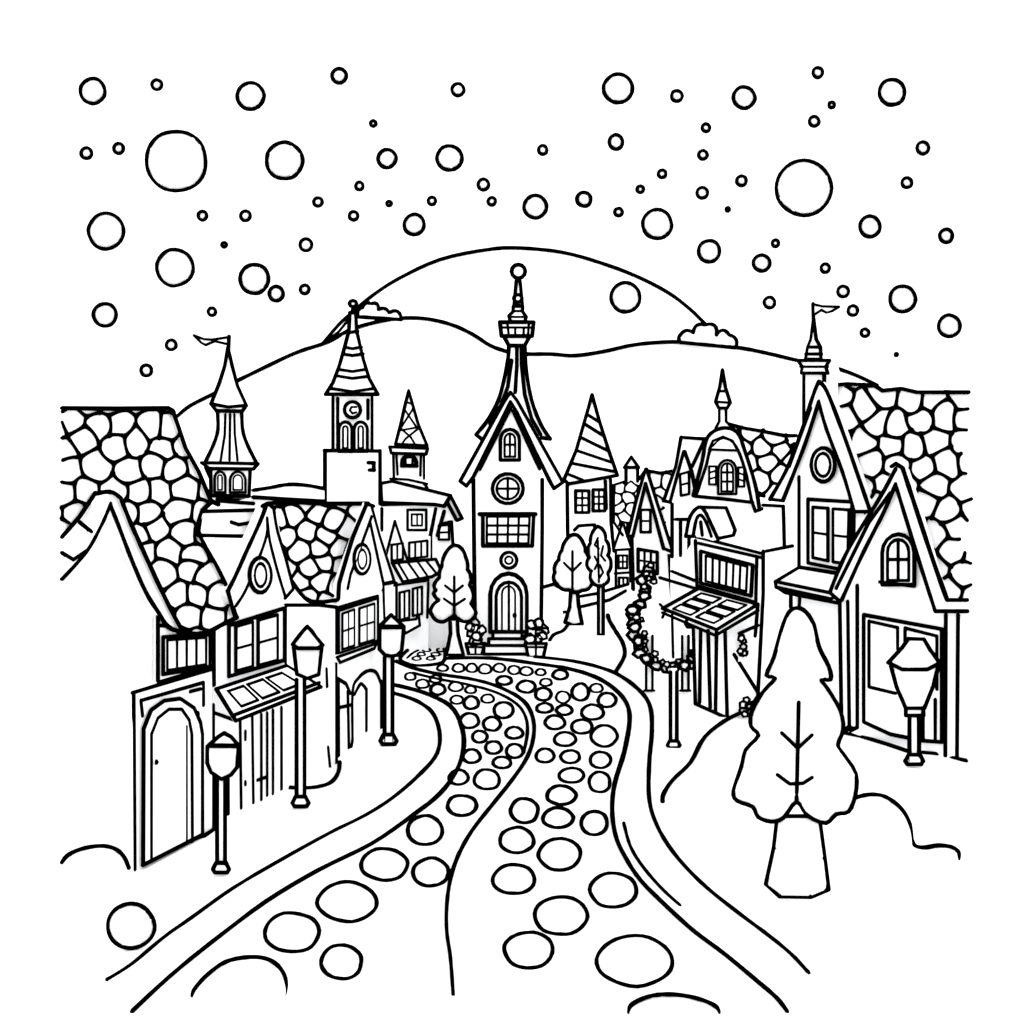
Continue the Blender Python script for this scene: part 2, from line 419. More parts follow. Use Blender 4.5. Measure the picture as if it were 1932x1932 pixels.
def leafball(f,pl,x,y,r,off,w=5.8,rnd=random):
    n=5 if r>9 else 4
    f.pillow(pl,ell(x,y,r,r*.85,n+1,.24,rnd.random()*6),.4,off=off,w=w,sm=False,N=6)
def shrub(name,label,cat,x0,y0,x1,y1,n=14,r=9,yb=None,group=None,seed=3,base=None):
    rnd=random.Random(seed); cx=(x0+x1)/2; pl=facing(cx,yb or y1)
    b=B(name,M_SNOW)
    for i in range(n):
        a=rnd.uniform(0,6.28); q=math.sqrt(rnd.random())
        x=cx+math.cos(a)*q*(x1-x0-r)/2; y=(y0+y1)/2+math.sin(a)*q*(y1-y0-r)/2
        leafball(b,pl,x,y,r*rnd.uniform(.7,1.1),rnd.uniform(-.1,.2),4.4,rnd)
    b.fill(pl,rect(cx-3,y1-8,cx+3,y1+6),.08,-.1)
    single(b,label,cat,gp(cx,yb or y1),group)
def pot(label,x0,x1,y0,y1,yb,seed):
    cx=(x0+x1)/2; pl=facing(cx,yb); T=Thing('potted_shrub',label,'potted plant',gp(cx,yb),'shrubs by the church steps')
    m=(y0+y1)/2+12; b=T.part('pot',M_STONE); b.shape(pl,[(x0+3,m),(x1-3,m),(x1-9,y1+4),(x0+9,y1+4)],.3,0,5.4); b.lines(pl,f'{x0+3},{m+7} {x1-3},{m+7}|{cx},{m} {cx},{y1}',4)
    rnd=random.Random(seed); b=T.part('foliage',M_SNOW)
    for i in range(11):
        a=rnd.uniform(0,6.28);q=math.sqrt(rnd.random())
        leafball(b,pl,cx+math.cos(a)*q*(x1-x0)*.38,(y0+m)/2+math.sin(a)*q*(m-y0)*.42,9.5,rnd.uniform(0,.2),4.6,rnd)
    T.done()
pot('snowy leafy shrub in a stone pot beside church steps',876,918,1172,1232,1236,5)
pot('snowy leafy shrub in a stone pot with bow',988,1034,1168,1236,1239,6)

# =============== TREES
def tree(label,crown,trunk,inner,base,w=6.5,wi=5.5,k=.5,group='bare-branched village trees',sc_=0,N=9,lobes=None):
    pl=facing(*base); T=Thing('tree',label,'tree',gp(*base),group)
    t=T.part('trunk',M_STONE); t.pillow(pl,trunk,.5,off=-.05,w=w,sm=False)
    c=T.part('crown',M_SNOW)
    cr=scal(crown,sc_,4) if sc_ else pts(crown)
    c.pillow(pl,cr,k,off=.04,w=w,inner=inner,wi=wi,sm=not sc_,N=N)
    T.done()
tree('large snowy fir tree with scalloped crown and stout trunk','1505,1147 1488,1155 1474,1190 1460,1240 1446,1274 1463,1279 1440,1305 1419,1342 1417,1370 1431,1388 1407,1415 1398,1450 1384,1492 1390,1510 1420,1522 1430,1541 1455,1550 1478,1543 1503,1513 1525,1540 1558,1553 1578,1536 1601,1531 1614,1500 1615,1460 1592,1424 1581,1405 1591,1375 1585,1340 1562,1300 1549,1282 1567,1282 1564,1258 1545,1220 1535,1178 1521,1155',
 '1467,1540 1460,1600 1445,1668 1470,1691 1530,1692 1563,1678 1556,1620 1545,1540',['1507,1325 1505,1420 1503,1512','1475,1383 1490,1397 1505,1412 1518,1400 1532,1387','1467,1462 1490,1479 1515,1478 1532,1467'],(1505,1704),7,6,.4,N=14)
tree('small snowy tree with jagged tiered crown beside the church','855,1029 843,1040 834,1068 829,1090 819,1104 822,1114 818,1120 828,1133 812,1152 815,1160 823,1170 836,1173 848,1166 857,1160 866,1168 876,1173 890,1169 898,1157 888,1140 894,1126 886,1104 889,1092 882,1074 878,1050 868,1032',
 '849,1168 850,1195 842,1236 874,1236 864,1195 863,1168',['857,1088 857,1164','840,1105 857,1118 873,1105','838,1130 857,1143 877,1130'],(857,1238),6.2,5,sc_=.09,N=9)
tree('jagged snowy tree with forked branches and flared trunk','1080,1009 1067,1020 1060,1038 1054,1056 1046,1070 1047,1080 1044,1092 1051,1102 1060,1111 1073,1113 1085,1118 1098,1114 1110,1111 1119,1096 1115,1076 1112,1056 1104,1040 1100,1024 1090,1010',
 '1077,1112 1075,1145 1066,1174 1082,1180 1098,1177 1092,1145 1089,1112',['1080,1040 1080,1116','1064,1062 1080,1078 1096,1062'],(1082,1180),6.2,4.8,sc_=.08,N=9)
tree('slender snowy tree with jagged crown and thin stem','1128,993 1117,1006 1114,1024 1110,1040 1112,1052 1107,1066 1116,1078 1114,1092 1124,1104 1136,1105 1148,1096 1146,1082 1153,1064 1147,1048 1149,1032 1142,1018 1139,1002','1129,1100 1129,1198 1138,1198 1138,1100',
 ['1128,1015 1122,1028 1130,1035','1138,1030 1134,1048 1142,1058','1122,1050 1128,1062 1122,1074','1132,1066 1138,1080 1130,1092','1128,1020 1130,1098'],(1133,1199),5.8,4.2,sc_=.1,N=8)
# =============== LAMPS
def lamp(label,roof,bowl,pole,base,extra=(),w=6.6):
    pl=facing(*base); T=Thing('street_lamp',label,'street lamp',gp(*base),'street lamps along the road')
    x,yt,yb,hw=pole
    p=T.part('post',M_STONE); p.fill(pl,rect(x-hw,yt,x+hw,yb),.1); p.lines(pl,f'{x-hw},{yt} {x-hw},{yb}|{x+hw},{yt} {x+hw},{yb}',w)
    p.shape(pl,[(x-hw-2,yb-12),(x+hw+2,yb-12),(x+hw+8,yb),(x+hw+4,yb+6),(x-hw-4,yb+6),(x-hw-8,yb)],.2,.05,w)
    if extra: p.shape(pl,extra,.15,.04,w)
    l=T.part('lantern'); l.pillow(pl,bowl,.3,off=.06,w=w,sm=False)
    c=T.part('lamp_cap'); c.pillow(pl,roof,.3,off=.14,w=w,sm=False)
    T.done()
lamp('short street lamp with goblet lantern beside arched door','423,1383 412,1390 394,1406 450,1406 436,1390','391,1408 391,1440 398,1457 418,1470 436,1462 447,1448 450,1408',(417,1468,1640,7.5),(417,1652))
lamp('street lamp with pointed lantern standing under awning','580,1182 572,1190 564,1200 552,1216 562,1223 600,1223 609,1217 595,1200 588,1190','554,1222 560,1272 580,1280 601,1273 607,1222',(567,1282,1515,7.5),(567,1525))
lamp('street lamp with cup lantern beside the road','738,1160 716,1182 762,1182','716,1184 716,1225 726,1236 738,1238 750,1236 758,1226 762,1184',(733,1240,1398,7.5),(733,1407))
lamp('tall street lamp with tapered glass lantern by shop','1714,1205 1702,1222 1676,1250 1702,1263 1750,1263 1773,1251 1756,1228 1743,1206','1681,1256 1692,1296 1709,1336 1744,1336 1760,1296 1771,1256',(1725,1350,1436,9),(1725,1448),extra=rect(1709,1336,1742,1350))

# =============== LEFT STREET
S=street((250,1648),(720,1395))
T=Thing('house','cottage with large stone-tiled roof, slatted window and arched door','house',gp(330,1590),'houses along the street')
w=T.part('wall'); w.fill(S,'300,1160 345,1195 400,1190 402,1640 250,1680 250,1307 300,1285',2.5)
w.fill(S,'205,950 300,1158 300,1300 250,1307 250,1680 130,1720 115,1100',.4,-0.1)
w.lines(S,'298,1158 298,1288|300,1180 330,1183|400,1190 402,1292|402,1330 402,1570|250,1307 400,1262 |252,1307 254,1640|265,1322 383,1288 383,1330|265,1322 268,1350|358,1305 378,1300|373,1345 373,1580|298,1288 400,1258',6.6)
w.lines(GR,'244,1640 272,1626|272,1626 285,1618|362,1586 385,1580 402,1568',6.8)
rf=T.part('roof',M_STONE); RA=S.tilt(300,1190,10)
poly='116,770 325,770 335,800 350,845 375,890 398,948 380,965 374,1005 405,1065 430,1110 447,1165 400,1190 345,1195 285,1085 222,940 205,928 188,928 148,975 116,1005'
rf.fill(RA,poly,.15); stones(rf,RA,poly,47,6,.02,seed=5)
rf.line(RA,'117,770 220,771 318,770 326,775 335,800 350,845 375,890 398,945 412,952',7.2,.08); rf.lines(RA,'180,930 150,975 117,1013|398,948 380,965 374,1005',6.8,.05)
rf.line(RA,'374,1005 390,1035 410,1070 428,1108 438,1140 447,1165',7,.08,sm=True)
tr=T.part('gable'); tr.fill(S,'210,930 232,945 345,1195 330,1195 300,1160 207,955 160,1045 115,1092 115,1060 170,1000 195,940',.15,0.05)
tr.line(S,'228,940 246,985 273,1045 303,1110 325,1155 345,1192',7.4,.12,sm=True); tr.line(S,'345,1195 370,1196 397,1190 420,1178 447,1165',7.6,.3,sm=True)
tr.line(S,'208,952 225,995 248,1055 274,1115 300,1157 318,1183 345,1194',7.2,.05,sm=True); tr.line(S,'208,950 195,982 170,1030 145,1062 117,1092',7.2,.05,sm=True); tr.line(S,'178,932 200,928 215,930 228,940',7.2,.12,sm=True)
tr.lines(S,'117,1043 138,1056 162,1040|150,985 172,1003',6.6,0.05)
window(T,S,'308,1202 395,1197 395,1258 308,1272',4,1,inset=.08,w=6.5,wi=5.4)
d=T.part('door'); d.shape(S,[(270,1632),(271,1375),(285,1340),(310,1322),(340,1318),(365,1335),(377,1362),(381,1385),(381,1575)],.1,.05,w=6.6)
d.line(S,[(285,1625),(285,1385),(297,1355),(318,1338),(342,1338),(356,1358),(361,1385),(362,1587)],6.2,.05); d.line(S,'352,1370 352,1590',4.6,.05)
h=T.part('handle',parent=d); h.fill(S,ell(295,1438,4,5,8),.05,.1); h.line(S,ell(295,1438,2,3,8),5,.1,True)
T.done()
# House B
T=Thing('house','cottage with pointed gable, oval window and sloping glazed awning','house',gp(480,1505),'houses along the street')
w=T.part('wall'); w.fill(S,'402,1190 445,1165 540,1140 632,1145 632,1480 600,1500 530,1560 402,1640',2.0)
w.lines(S,'404,1190 404,1292|538,1142 538,1258|402,1570 402,1330|452,1360 454,1524|475,1352 477,1514|492,1348 492,1508|503,1345 503,1500|514,1340 514,1497|530,1335 530,1488|462,1380 462,1395|462,1475 462,1480|485,1472 500,1467|618,1410 622,1470|615,1262 616,1295|430,1400 430,1535|404,1345 440,1358',6.1)
w.line(GR,'430,1536 452,1523 478,1513 503,1499 530,1488',7); w.line(GR,'530,1488 570,1489 600,1487 625,1478 638,1460 641,1440',7,sm=True)
gb=T.part('gable'); gb.fill(S,'503,950 520,965 552,1118 535,1128 445,1162 432,1112',.2,.08)
gb.line(S,'503,952 490,985 465,1040 445,1085 430,1115',7,.08,sm=True); gb.line(S,'503,978 502,1010 485,1060 462,1115 445,1142',6.4,.08,sm=True); gb.line(S,'515,958 522,1000 537,1050 552,1108',7,.08,sm=True); gb.line(S,'503,980 508,1020 522,1075 538,1128',6.4,.08,sm=True)
gb.lines(S,'552,1112 538,1128|430,1115 442,1160|495,955 505,950 517,960',6.8,.08)
rw=roundwin(T,S,491,1085,20,33,11,22,off=.12,w=6.6,wi=5.4)
ch=T.part('roof',M_STONE); ch.fill(S,'380,962 500,960 470,1012 385,1015 374,990',.2,-.25); ch.lines(S,'380,965 500,962|374,1010 470,1012|435,985 450,990 480,985|380,965 374,985 376,1010',6.2,-.25)
window(T,S,'432,1180 535,1148 535,1246 432,1276',1,1,inset=0,w=6.8)
for q in ('445,1182 476,1173 476,1258 445,1266','487,1170 523,1160 523,1246 487,1256'): window(T,S,q,1,2,off=.06,inset=0,w=5.8,wi=5)
aw=T.part('awning'); A=S.shift(.75); AW=A.tilt(500,1340,50)
aw.shape(AW,'408,1300 540,1256 605,1296 445,1360',.05,0); aw.lines(AW,'442,1349 602,1288')
panels(aw,AW,'410,1302 536,1260 590,1290 445,1346',3,1,.1,5.4,m=.08)
T.done()
# House C
T=Thing('house','cottage with cobbled roof, gable with oval window and arches','house',gp(660,1405),'houses along the street')
w=T.part('wall'); w.fill(S,'540,1140 635,1145 718,1118 742,1100 742,1400 640,1460',1.6,-.02)
w.lines(S,'538,1142 600,1142 635,1146|632,1146 634,1440|635,1148 712,1125|722,1105 724,1165|662,1408 664,1392|718,1285 718,1372|636,1280 652,1290 660,1308|638,1284 638,1425|655,1305 657,1410|690,1300 690,1378|663,1330 640,1335',6.2,-.02)
w.lines(GR,'640,1424 662,1408|664,1394 690,1374 718,1372',6.5)
w.line(S,'664,1400 664,1305 675,1280 692,1266 708,1268 718,1290',6.2,-.02,sm=True); w.line(S,'668,1310 680,1290 690,1300',5.8,-.02,sm=True)
rf=T.part('roof',M_STONE); RC=S.tilt(600,1130,10); poly='505,950 695,950 675,1010 650,1080 636,1128 600,1135 565,1118 540,1092 520,1020'
rf.fill(RC,poly,.12,-.1); stones(rf,RC,poly,37,5.8,-.08,seed=9); rf.line(RC,'505,950 540,946 600,950 695,950',6.8,-.05); rf.line(RC,'548,1092 575,1128 600,1136 636,1132',6.8,.02,sm=True)
gb=T.part('gable'); gb.fill(S,'695,948 705,955 745,1098 722,1105 718,1120 636,1140 640,1100',.15,.05)
gb.lines(S,'692,950 665,1015 640,1100 638,1130|700,975 660,1085 655,1110|700,955 715,1010 743,1098 722,1102|697,985 722,1100|690,950 705,955',6.5,.05)
roundwin(T,S,683,1055,15,28,8,18,off=.09,w=5.8)
window(T,S,'638,1152 712,1128 712,1210 638,1234',1,1,inset=0)
for q in ('646,1158 668,1150 668,1218 646,1225','678,1148 706,1139 706,1207 678,1215'): window(T,S,q,2,2,off=.06,inset=0,w=4.8,wi=4)
sl=T.part('window_box'); sl.shape(S,'636,1240 710,1214 705,1224 642,1250',.25,.2,5.4)
T.done()
pl=facing(540,1275); T=Thing('house','long low snow covered house roof between the towers','house',gp(540,1275)); w=T.part('wall'); w.fill(pl,'478,938 615,945 615,1300 380,1300 380,960',1)
rf=T.part('roof'); rf.fill(pl,'478,925 540,915 612,920 612,945 478,940',.6,.1); rf.line(pl,'478,925 510,920 545,914 580,916 612,922',6.5,.1,sm=True); rf.lines(pl,'478,938 540,942 612,946|412,945 478,950',6.5,.1); T.done()
# Tower with flag
pl=facing(430,1262); T=Thing('tower','round turret tower with pointed roof and small pennant','tower',gp(430,1262))
w=T.part('wall'); w.fill(pl,'410,770 455,775 460,820 485,875 473,885 470,950 470,1300 400,1300 397,885 385,872 405,820',1.2)
w.line(pl,'410,775 411,810 403,838 387,872',6.3,sm=True); w.line(pl,'456,775 458,812 468,842 485,875',6.3,sm=True); w.lines(pl,'425,782 424,820 416,870|434,782 433,868|442,782 443,820 448,868',5)
w.shape(pl,'380,873 487,875 478,885 395,884',.8,.1,5.8); w.fill(pl,'397,885 472,885 470,935 397,935',.8,.05); w.lines(pl,'397,885 398,935|472,885 470,935|388,882 396,900|410,942 470,945|412,940 412,955',6,.05)
w.line(pl,'396,935 470,936',6.5,.05)
archwin(T,pl,405,425,890,929,off=.1,ins=6,wi=3.5,w=5.2,cross=False); archwin(T,pl,434,463,890,929,off=.1,ins=6,wi=3.5,w=5.2,rows=1,cross=False)
rf=T.part('roof'); rf.shape(pl,'430,655 424,690 414,722 398,762 408,775 457,776 465,765 448,728 438,690',.9,.15,6.2); rf.line(pl,'398,762 430,768 465,765',6,.15)
fg=T.part('flag'); fg.fill(pl,'365,633 390,642 432,637 432,650 410,645 385,651 372,646',.03,.2); fg.line(pl,'432,636 400,641 385,640 366,633 380,647 388,651 405,644 432,650',5,.2,sm=False); fg.line(pl,'432,635 431,662',6.2,.2)
T.done()
# Clock tower
pl=facing(665,1250); T=Thing('clock_tower','square clock tower with banded spire and twin arches','clock tower',gp(665,1250))
w=T.part('wall'); w.fill(pl,'612,850 717,850 717,1280 612,1280',1.6); w.fill(pl,'628,745 702,745 702,855 628,855',1.2,-.1)
w.lines(pl,'612,850 717,851|613,850 613,945|717,850 717,950|695,873 706,873|697,887 706,887|705,873 705,887',6.2); w.lines(pl,'628,750 628,850|702,750 702,850|637,752 637,850|694,755 694,790',5.4,-.1)
c=T.part('clock_face'); c.shape(pl,ell(665,773,15,15,16),.08,0,6); c.line(pl,'672,768 663,768 660,774 665,780 672,778',4.3,0)
archwin(T,pl,639,664,796,852,off=0,ins=8,wi=4.2,w=5.4,rows=1,cross=False); archwin(T,pl,668,693,796,852,off=0,ins=8,wi=4.2,w=5.4,rows=1,cross=False)
s_=T.part('spire'); s_.shape(pl,'660,590 658,625 650,655 640,690 628,722 614,744 713,744 697,715 686,680 679,650 673,625 671,590',.9,.1,6.2)
s_.lines(pl,'657,628 675,625|650,655 665,658 682,655|646,668 665,671 685,668|638,697 665,701 690,697|634,709 665,714 696,710|624,733 665,739 706,733',5.4,.1)
s_.shape(pl,ell(666,573,7,6,8),.15,.12,5.6); s_.lines(pl,'666,578 662,592|668,578 670,592|660,600 640,625 612,648',5,.1)
T.done()
# small spire tower
pl=facing(771,1222); T=Thing('tower','small round tower with diamond-tiled spire and gallery','tower',gp(771,1222))
w=T.part('wall'); w.fill(pl,'742,855 800,855 800,1240 742,1240',1); w.lines(pl,'742,857 743,900|800,857 800,903|736,903 770,905 806,913|748,860 750,895|794,860 793,897',5)
w.shape(pl,'735,843 807,846 804,857 738,855',.7,.1,5.4)
b=archwin(T,pl,757,787,859,880,off=.05,ins=4,wi=4,w=5,cross=False); b.lines(pl,'765,868 765,880|778,868 778,880',4.8,.05)
s_=T.part('spire'); s_.shape(pl,'771,737 764,765 756,800 746,838 806,841 789,800 779,765',.6,.05,5.5)
s_.lines(pl,'763,772 785,805|780,770 758,805|755,812 790,806|756,808 775,825 783,838|790,808 765,828 758,838|766,758 776,762',4,.05)
T.done()
# House J
pl=facing(790,1226); T=Thing('house','narrow snowy house with square window and side gable','house',gp(790,1226),'houses along the street')
w=T.part('wall'); w.fill(pl,'718,950 825,950 850,935 872,980 855,985 852,1240 718,1240',1); w.lines(pl,'720,960 720,1000|822,960 812,1010 812,1060|852,985 855,1035|720,952 822,950',5.8)
rf=T.part('roof'); rf.shape(pl,'718,912 740,908 850,935 838,955 822,952 720,948',.4,.1,5.8); rf.lines(pl,'800,912 806,920|850,935 872,978 862,982 845,950|838,965 825,1010|830,990 850,985',5.6,.1)
window(T,pl,'769,962 804,962 804,1000 769,1000',1,1,inset=.22,off=.04,w=5,wi=4).line(pl,'787,970 787,992',3.5,.04)
window(T,pl,'828,992 847,990 847,1018 828,1018',1,2,inset=0,off=.12,w=4.6,wi=4)
T.done()
# House K
pl=facing(775,1229); T=Thing('house','small shop with shingled awning and shuttered upper windows','shop',gp(775,1229),'houses along the street')
w=T.part('wall'); w.fill(pl,'722,1010 745,985 765,1020 812,1012 812,1060 830,1065 810,1100 808,1240 722,1240',.7); w.lines(pl,'745,983 725,1060|745,983 768,1055|748,1100 748,1165|808,1100 806,1165|740,1105 808,1095|725,1060 740,1100',5.2)
window(T,pl,'739,1028 760,1025 760,1055 739,1058',2,1,inset=0,w=4.6,wi=3.8,off=.04); window(T,pl,'772,1024 806,1020 806,1050 772,1054',3,1,inset=0,w=4.8,wi=4,off=.04)
window(T,pl,'754,1118 772,1114 772,1165 754,1170',2,1,inset=0,w=4.6,wi=3.8,off=.04); window(T,pl,'779,1111 796,1107 796,1158 779,1162',2,1,inset=0,w=4.6,wi=3.8,off=.04)
a=T.part('awning'); A=pl.shift(.3); a.shape(A,'740,1062 822,1055 833,1078 815,1088 760,1098',.1,0,5.4); a.lines(A,'752,1064 770,1094|770,1062 790,1090|788,1060 806,1086|804,1058 822,1080',4.5)
a=T.part('awning'); A=pl.shift(.6); a.shape(A,'728,1175 785,1168 790,1160 792,1180 765,1195 760,1182',.1,0,5)
T.done()
# flower bed
b=B('flower_bed',M_SNOW); b.pillow(GR,'755,1243 775,1225 810,1214 848,1211 840,1230 835,1252 795,1258 765,1253',.1,cap=.02,w=5.8)
b.line(GR,'768,1243 788,1229 843,1217',4.5,sm=True)
for i in range(6): b.line(GR,ell(786+i*9,1241-(i%3)*8+3,8,3.5,7,.2),4.2,closed=True)
single(b,'oval snowy flower bed with small stones beside the road','flower bed',gp(800,1240))
# garden walls by the church
pl=facing(1040,1185); b=B('garden_wall',M_STONE); b.fill(pl,'1022,1100 1050,1106 1062,1158 1062,1195 1022,1195',.3); b.lines(pl,'1024,1108 1045,1102 1062,1112',6)
single(b,'low snow-capped garden wall next to the church','wall',gp(1040,1185))
pl=facing(1145,1163); b=B('garden_wall',M_STONE); b.fill(pl,'1095,1122 1190,1100 1190,1175 1095,1175',.3); b.lines(pl,'1095,1125 1125,1120 1185,1102|1095,1145 1150,1132 1180,1115',5.5)
single(b,'low stone garden wall behind the slender tree','wall',gp(1145,1163))
# tower right of church
pl=facing(1115,1158); T=Thing('tower','round house tower with striped conical roof and grid windows','tower',gp(1115,1158))
w=T.part('wall'); w.fill(pl,'1070,905 1152,900 1152,1190 1070,1190',1.5); w.lines(pl,'1070,915 1071,1010|1152,905 1153,985 1158,1040|1142,908 1144,960|1084,1000 1092,992 1122,990 1122,1005',5.6)
rf=T.part('roof'); rf.shape(pl,'1117,745 1110,770 1087,850 1064,905 1072,913 1120,905 1165,897 1150,855 1131,795',1,.1,6)
rf.lines(pl,'1108,782 1130,796|1103,800 1138,822|1095,825 1146,850|1088,850 1153,872|1078,874 1160,890|1070,894 1100,906',5.5,.1)
window(T,pl,rect(1086,926,1111,967),2,3,inset=0,w=5.4,wi=4.2); window(T,pl,rect(1119,924,1141,964),2,3,inset=0,w=5.4,wi=4.2)
T.done()
# =============== RIGHT STREET
pl=facing(1185,1150); T=Thing('house','narrow cobble-walled house with tiny pointed turret','house',gp(1185,1150),'houses along the street')
w=T.part('wall',M_STONE); w.fill(pl,'1158,915 1205,905 1205,1000 1190,1170 1158,1170',.8); stones(w,pl,'1158,915 1205,905 1205,960 1190,1010 1158,985',23,4.3,seed=3); w.lines(pl,'1158,915 1180,908|1205,905 1215,890|1158,915 1158,985 1175,1010|1175,985 1158,1035|1175,985 1190,1030|1162,1040 1162,1110|1188,1040 1190,1110|1158,1038 1190,1036|1160,1082 1190,1080',5)
window(T,pl,rect(1167,1048,1183,1072),2,2,inset=0,w=4.6,wi=3.8); window(T,pl,rect(1168,1090,1184,1108),2,1,inset=0,w=4.6,wi=3.8)
t=T.part('turret'); t.shape(pl,'1191,862 1178,882 1205,882',.3,.05,5.4); t.fill(pl,rect(1181,882,1203,912),.3,.03); t.lines(pl,'1181,882 1181,912|1203,882 1203,908',5.4,.03)
T.done()
# House H
pl=facing(1225,1270); T=Thing('house','tall narrow gabled house with cobbled side roof','house',gp(1225,1270),'houses along the street')
w=T.part('wall'); w.fill(pl,'1218,905 1262,1040 1262,1290 1195,1290 1192,1015',1); w.lines(pl,'1192,1010 1195,1112|1262,1040 1268,1140',5.6)
rf=T.part('roof',M_STONE); P2='1222,888 1272,888 1268,910 1250,948 1262,1010 1245,990'; rf.fill(pl,P2,.2,-.1); stones(rf,pl,P2,26,4.5,-.1,seed=2); rf.line(pl,'1222,888 1245,893 1272,888',5.8,-.1)
g=T.part('gable'); g.fill(pl,'1218,883 1270,1045 1255,1045 1218,915 1195,1012 1183,1012',.2,.08); g.lines(pl,'1218,885 1200,945 1184,1012 1194,1012|1218,912 1194,1012|1220,885 1240,950 1270,1042 1252,1035|1218,912 1232,960 1252,1035',5.5,.08)
window(T,pl,'1209,962 1227,962 1227,1004 1209,1004',1,2,inset=0,w=5.2,wi=4.2); window(T,pl,'1204,1036 1240,1042 1240,1082 1204,1078',3,2,inset=0,w=5.6,wi=4.4)
T.done()
# House G
pl=facing(1370,1290); T=Thing('house','large house with rounded dormer gable and slender rooftop turret','house',gp(1370,1290),'houses along the street')
w=T.part('wall'); w.fill(pl,'1265,945 1310,930 1440,950 1480,955 1500,1030 1500,1310 1265,1310',2); w.lines(pl,'1268,950 1268,1050|1275,980 1300,980|1440,953 1478,955|1478,955 1480,1032|1445,1040 1495,1030|1284,985 1284,1048|1300,985 1300,1050',5.6)
rf=T.part('roof',M_STONE); P2='1378,800 1440,812 1502,822 1490,880 1455,938 1428,936 1402,835'; rf.fill(pl,P2,.3,-.3); stones(rf,pl,P2,31,5.4,-.3,seed=12,sx=1.3); rf.line(pl,'1375,800 1405,808 1440,814 1480,822 1502,822',6.2,-.3)
g2=T.part('gable'); g2.fill(pl,'1285,824 1330,827 1315,930 1268,950 1252,946 1268,890',.3,0.05); g2.lines(pl,'1285,825 1310,827 1330,828|1285,825 1275,880 1252,945 1265,948|1290,852 1265,945|1292,852 1305,890 1312,925|1330,828 1320,850 1306,880',5.8,.05)
window(T,pl,'1283,895 1300,890 1300,932 1285,935',1,2,inset=0,w=5,wi=4.2,off=.08)
d=T.part('dormer'); d.fill(pl,'1332,822 1362,808 1395,820 1415,870 1432,960 1420,950 1310,938 1322,880',.8,.25)
d.lines(pl,'1310,936 1370,942 1420,948',6,.25); d.line(pl,'1308,935 1325,870 1335,825 1362,808 1390,815 1405,850 1425,915 1433,962',6.2,.25,sm=True); d.line(pl,'1315,930 1332,880 1342,845 1365,828 1388,842 1405,885 1418,945',5.5,.25,sm=True)
d.shape(pl,'1338,848 1345,832 1364,824 1382,832 1392,850',.1,.3,5.2); d.line(pl,'1420,950 1425,965 1437,960',5.6,.25)
archwin(T,pl,1355,1389,868,932,off=.32,ins=6,w=5.2,wi=4.2,rows=3)
sh=T.part('shutter'); sh.shape(pl,rect(1338,880,1351,914),.05,.3,4.3); sh.lines(pl,'1338,892 1351,888|1338,904 1351,900',3.8,.3)
sh=T.part('shutter'); sh.shape(pl,rect(1393,882,1404,918),.05,.3,4.3); sh.lines(pl,'1393,892 1404,896|1393,904 1404,908',3.8,.3)
t=T.part('turret'); t.fill(pl,'1356,765 1371,765 1374,815 1352,815',.3,.1); t.lines(pl,'1357,768 1357,795 1350,808|1370,768 1370,795 1378,803',5.2,.1)
t.shape(pl,'1363,698 1358,730 1350,758 1356,770 1372,770 1378,760 1369,732',.4,.15,5.6); t.lines(pl,'1350,758 1378,760|1356,738 1371,738',5,.15)
T.done()
# House F
pl=facing(1350,1352); T=Thing('house','shop with arched dormer, slatted bay window and glazed awning','shop',gp(1350,1352),'houses along the street')
w=T.part('wall'); w.fill(pl,'1312,1015 1440,1042 1432,1310 1376,1370 1310,1370 1310,1180 1262,1140 1282,1060',1.2)
w.lines(pl,'1312,1012 1440,1045|1318,1025 1436,1052|1440,1040 1440,1120 1430,1310|1428,1050 1426,1135|1312,1020 1315,1105 1420,1135|1268,1078 1310,1095|1245,1090 1312,1110|1308,1185 1312,1328 1372,1360|1322,1190 1320,1325|1336,1190 1340,1335|1352,1192 1350,1345|1368,1190 1372,1360|1385,1235 1432,1310 1415,1335 1376,1360|1395,1195 1430,1180|1430,1140 1425,1200',5.7)
window(T,pl,'1322,1040 1420,1066 1417,1124 1322,1100',6,1,inset=.1,w=5.8,wi=4.6,off=.04)
g=T.part('dormer'); g.fill(pl,'1292,1010 1305,970 1325,955 1372,958 1388,1000 1385,1010 1345,1020 1330,1015',.5,.1); g.line(pl,'1294,1012 1302,975 1318,957 1330,965 1342,990 1355,1018',6,.1,sm=True); g.line(pl,'1308,1010 1314,980 1322,972 1332,985 1342,1012',5.4,.1,sm=True); g.lines(pl,'1322,957 1370,958 1387,1000 1384,1010 1355,1016|1294,1012 1310,1012|1322,985 1325,1010',5.6,.1)
a=T.part('awning'); A=pl.shift(.5); a.shape(A,'1250,1148 1318,1110 1430,1140 1352,1188',.1,0,6); a.lines(A,'1250,1156 1350,1199 1430,1152',5.4)
panels(a,A,'1256,1148 1318,1114 1424,1141 1350,1182',3,2,.12,4.4,m=.04)
T.done()
shrub('shrub','small leafy snow dusted shrub climbing by shop post','shrub',1380,1198,1412,1242,7,8,1356,seed=21)
shrub('shrub','low leafy snow dusted shrub at the shop corner','shrub',1384,1316,1428,1352,9,8,1356,seed=22)
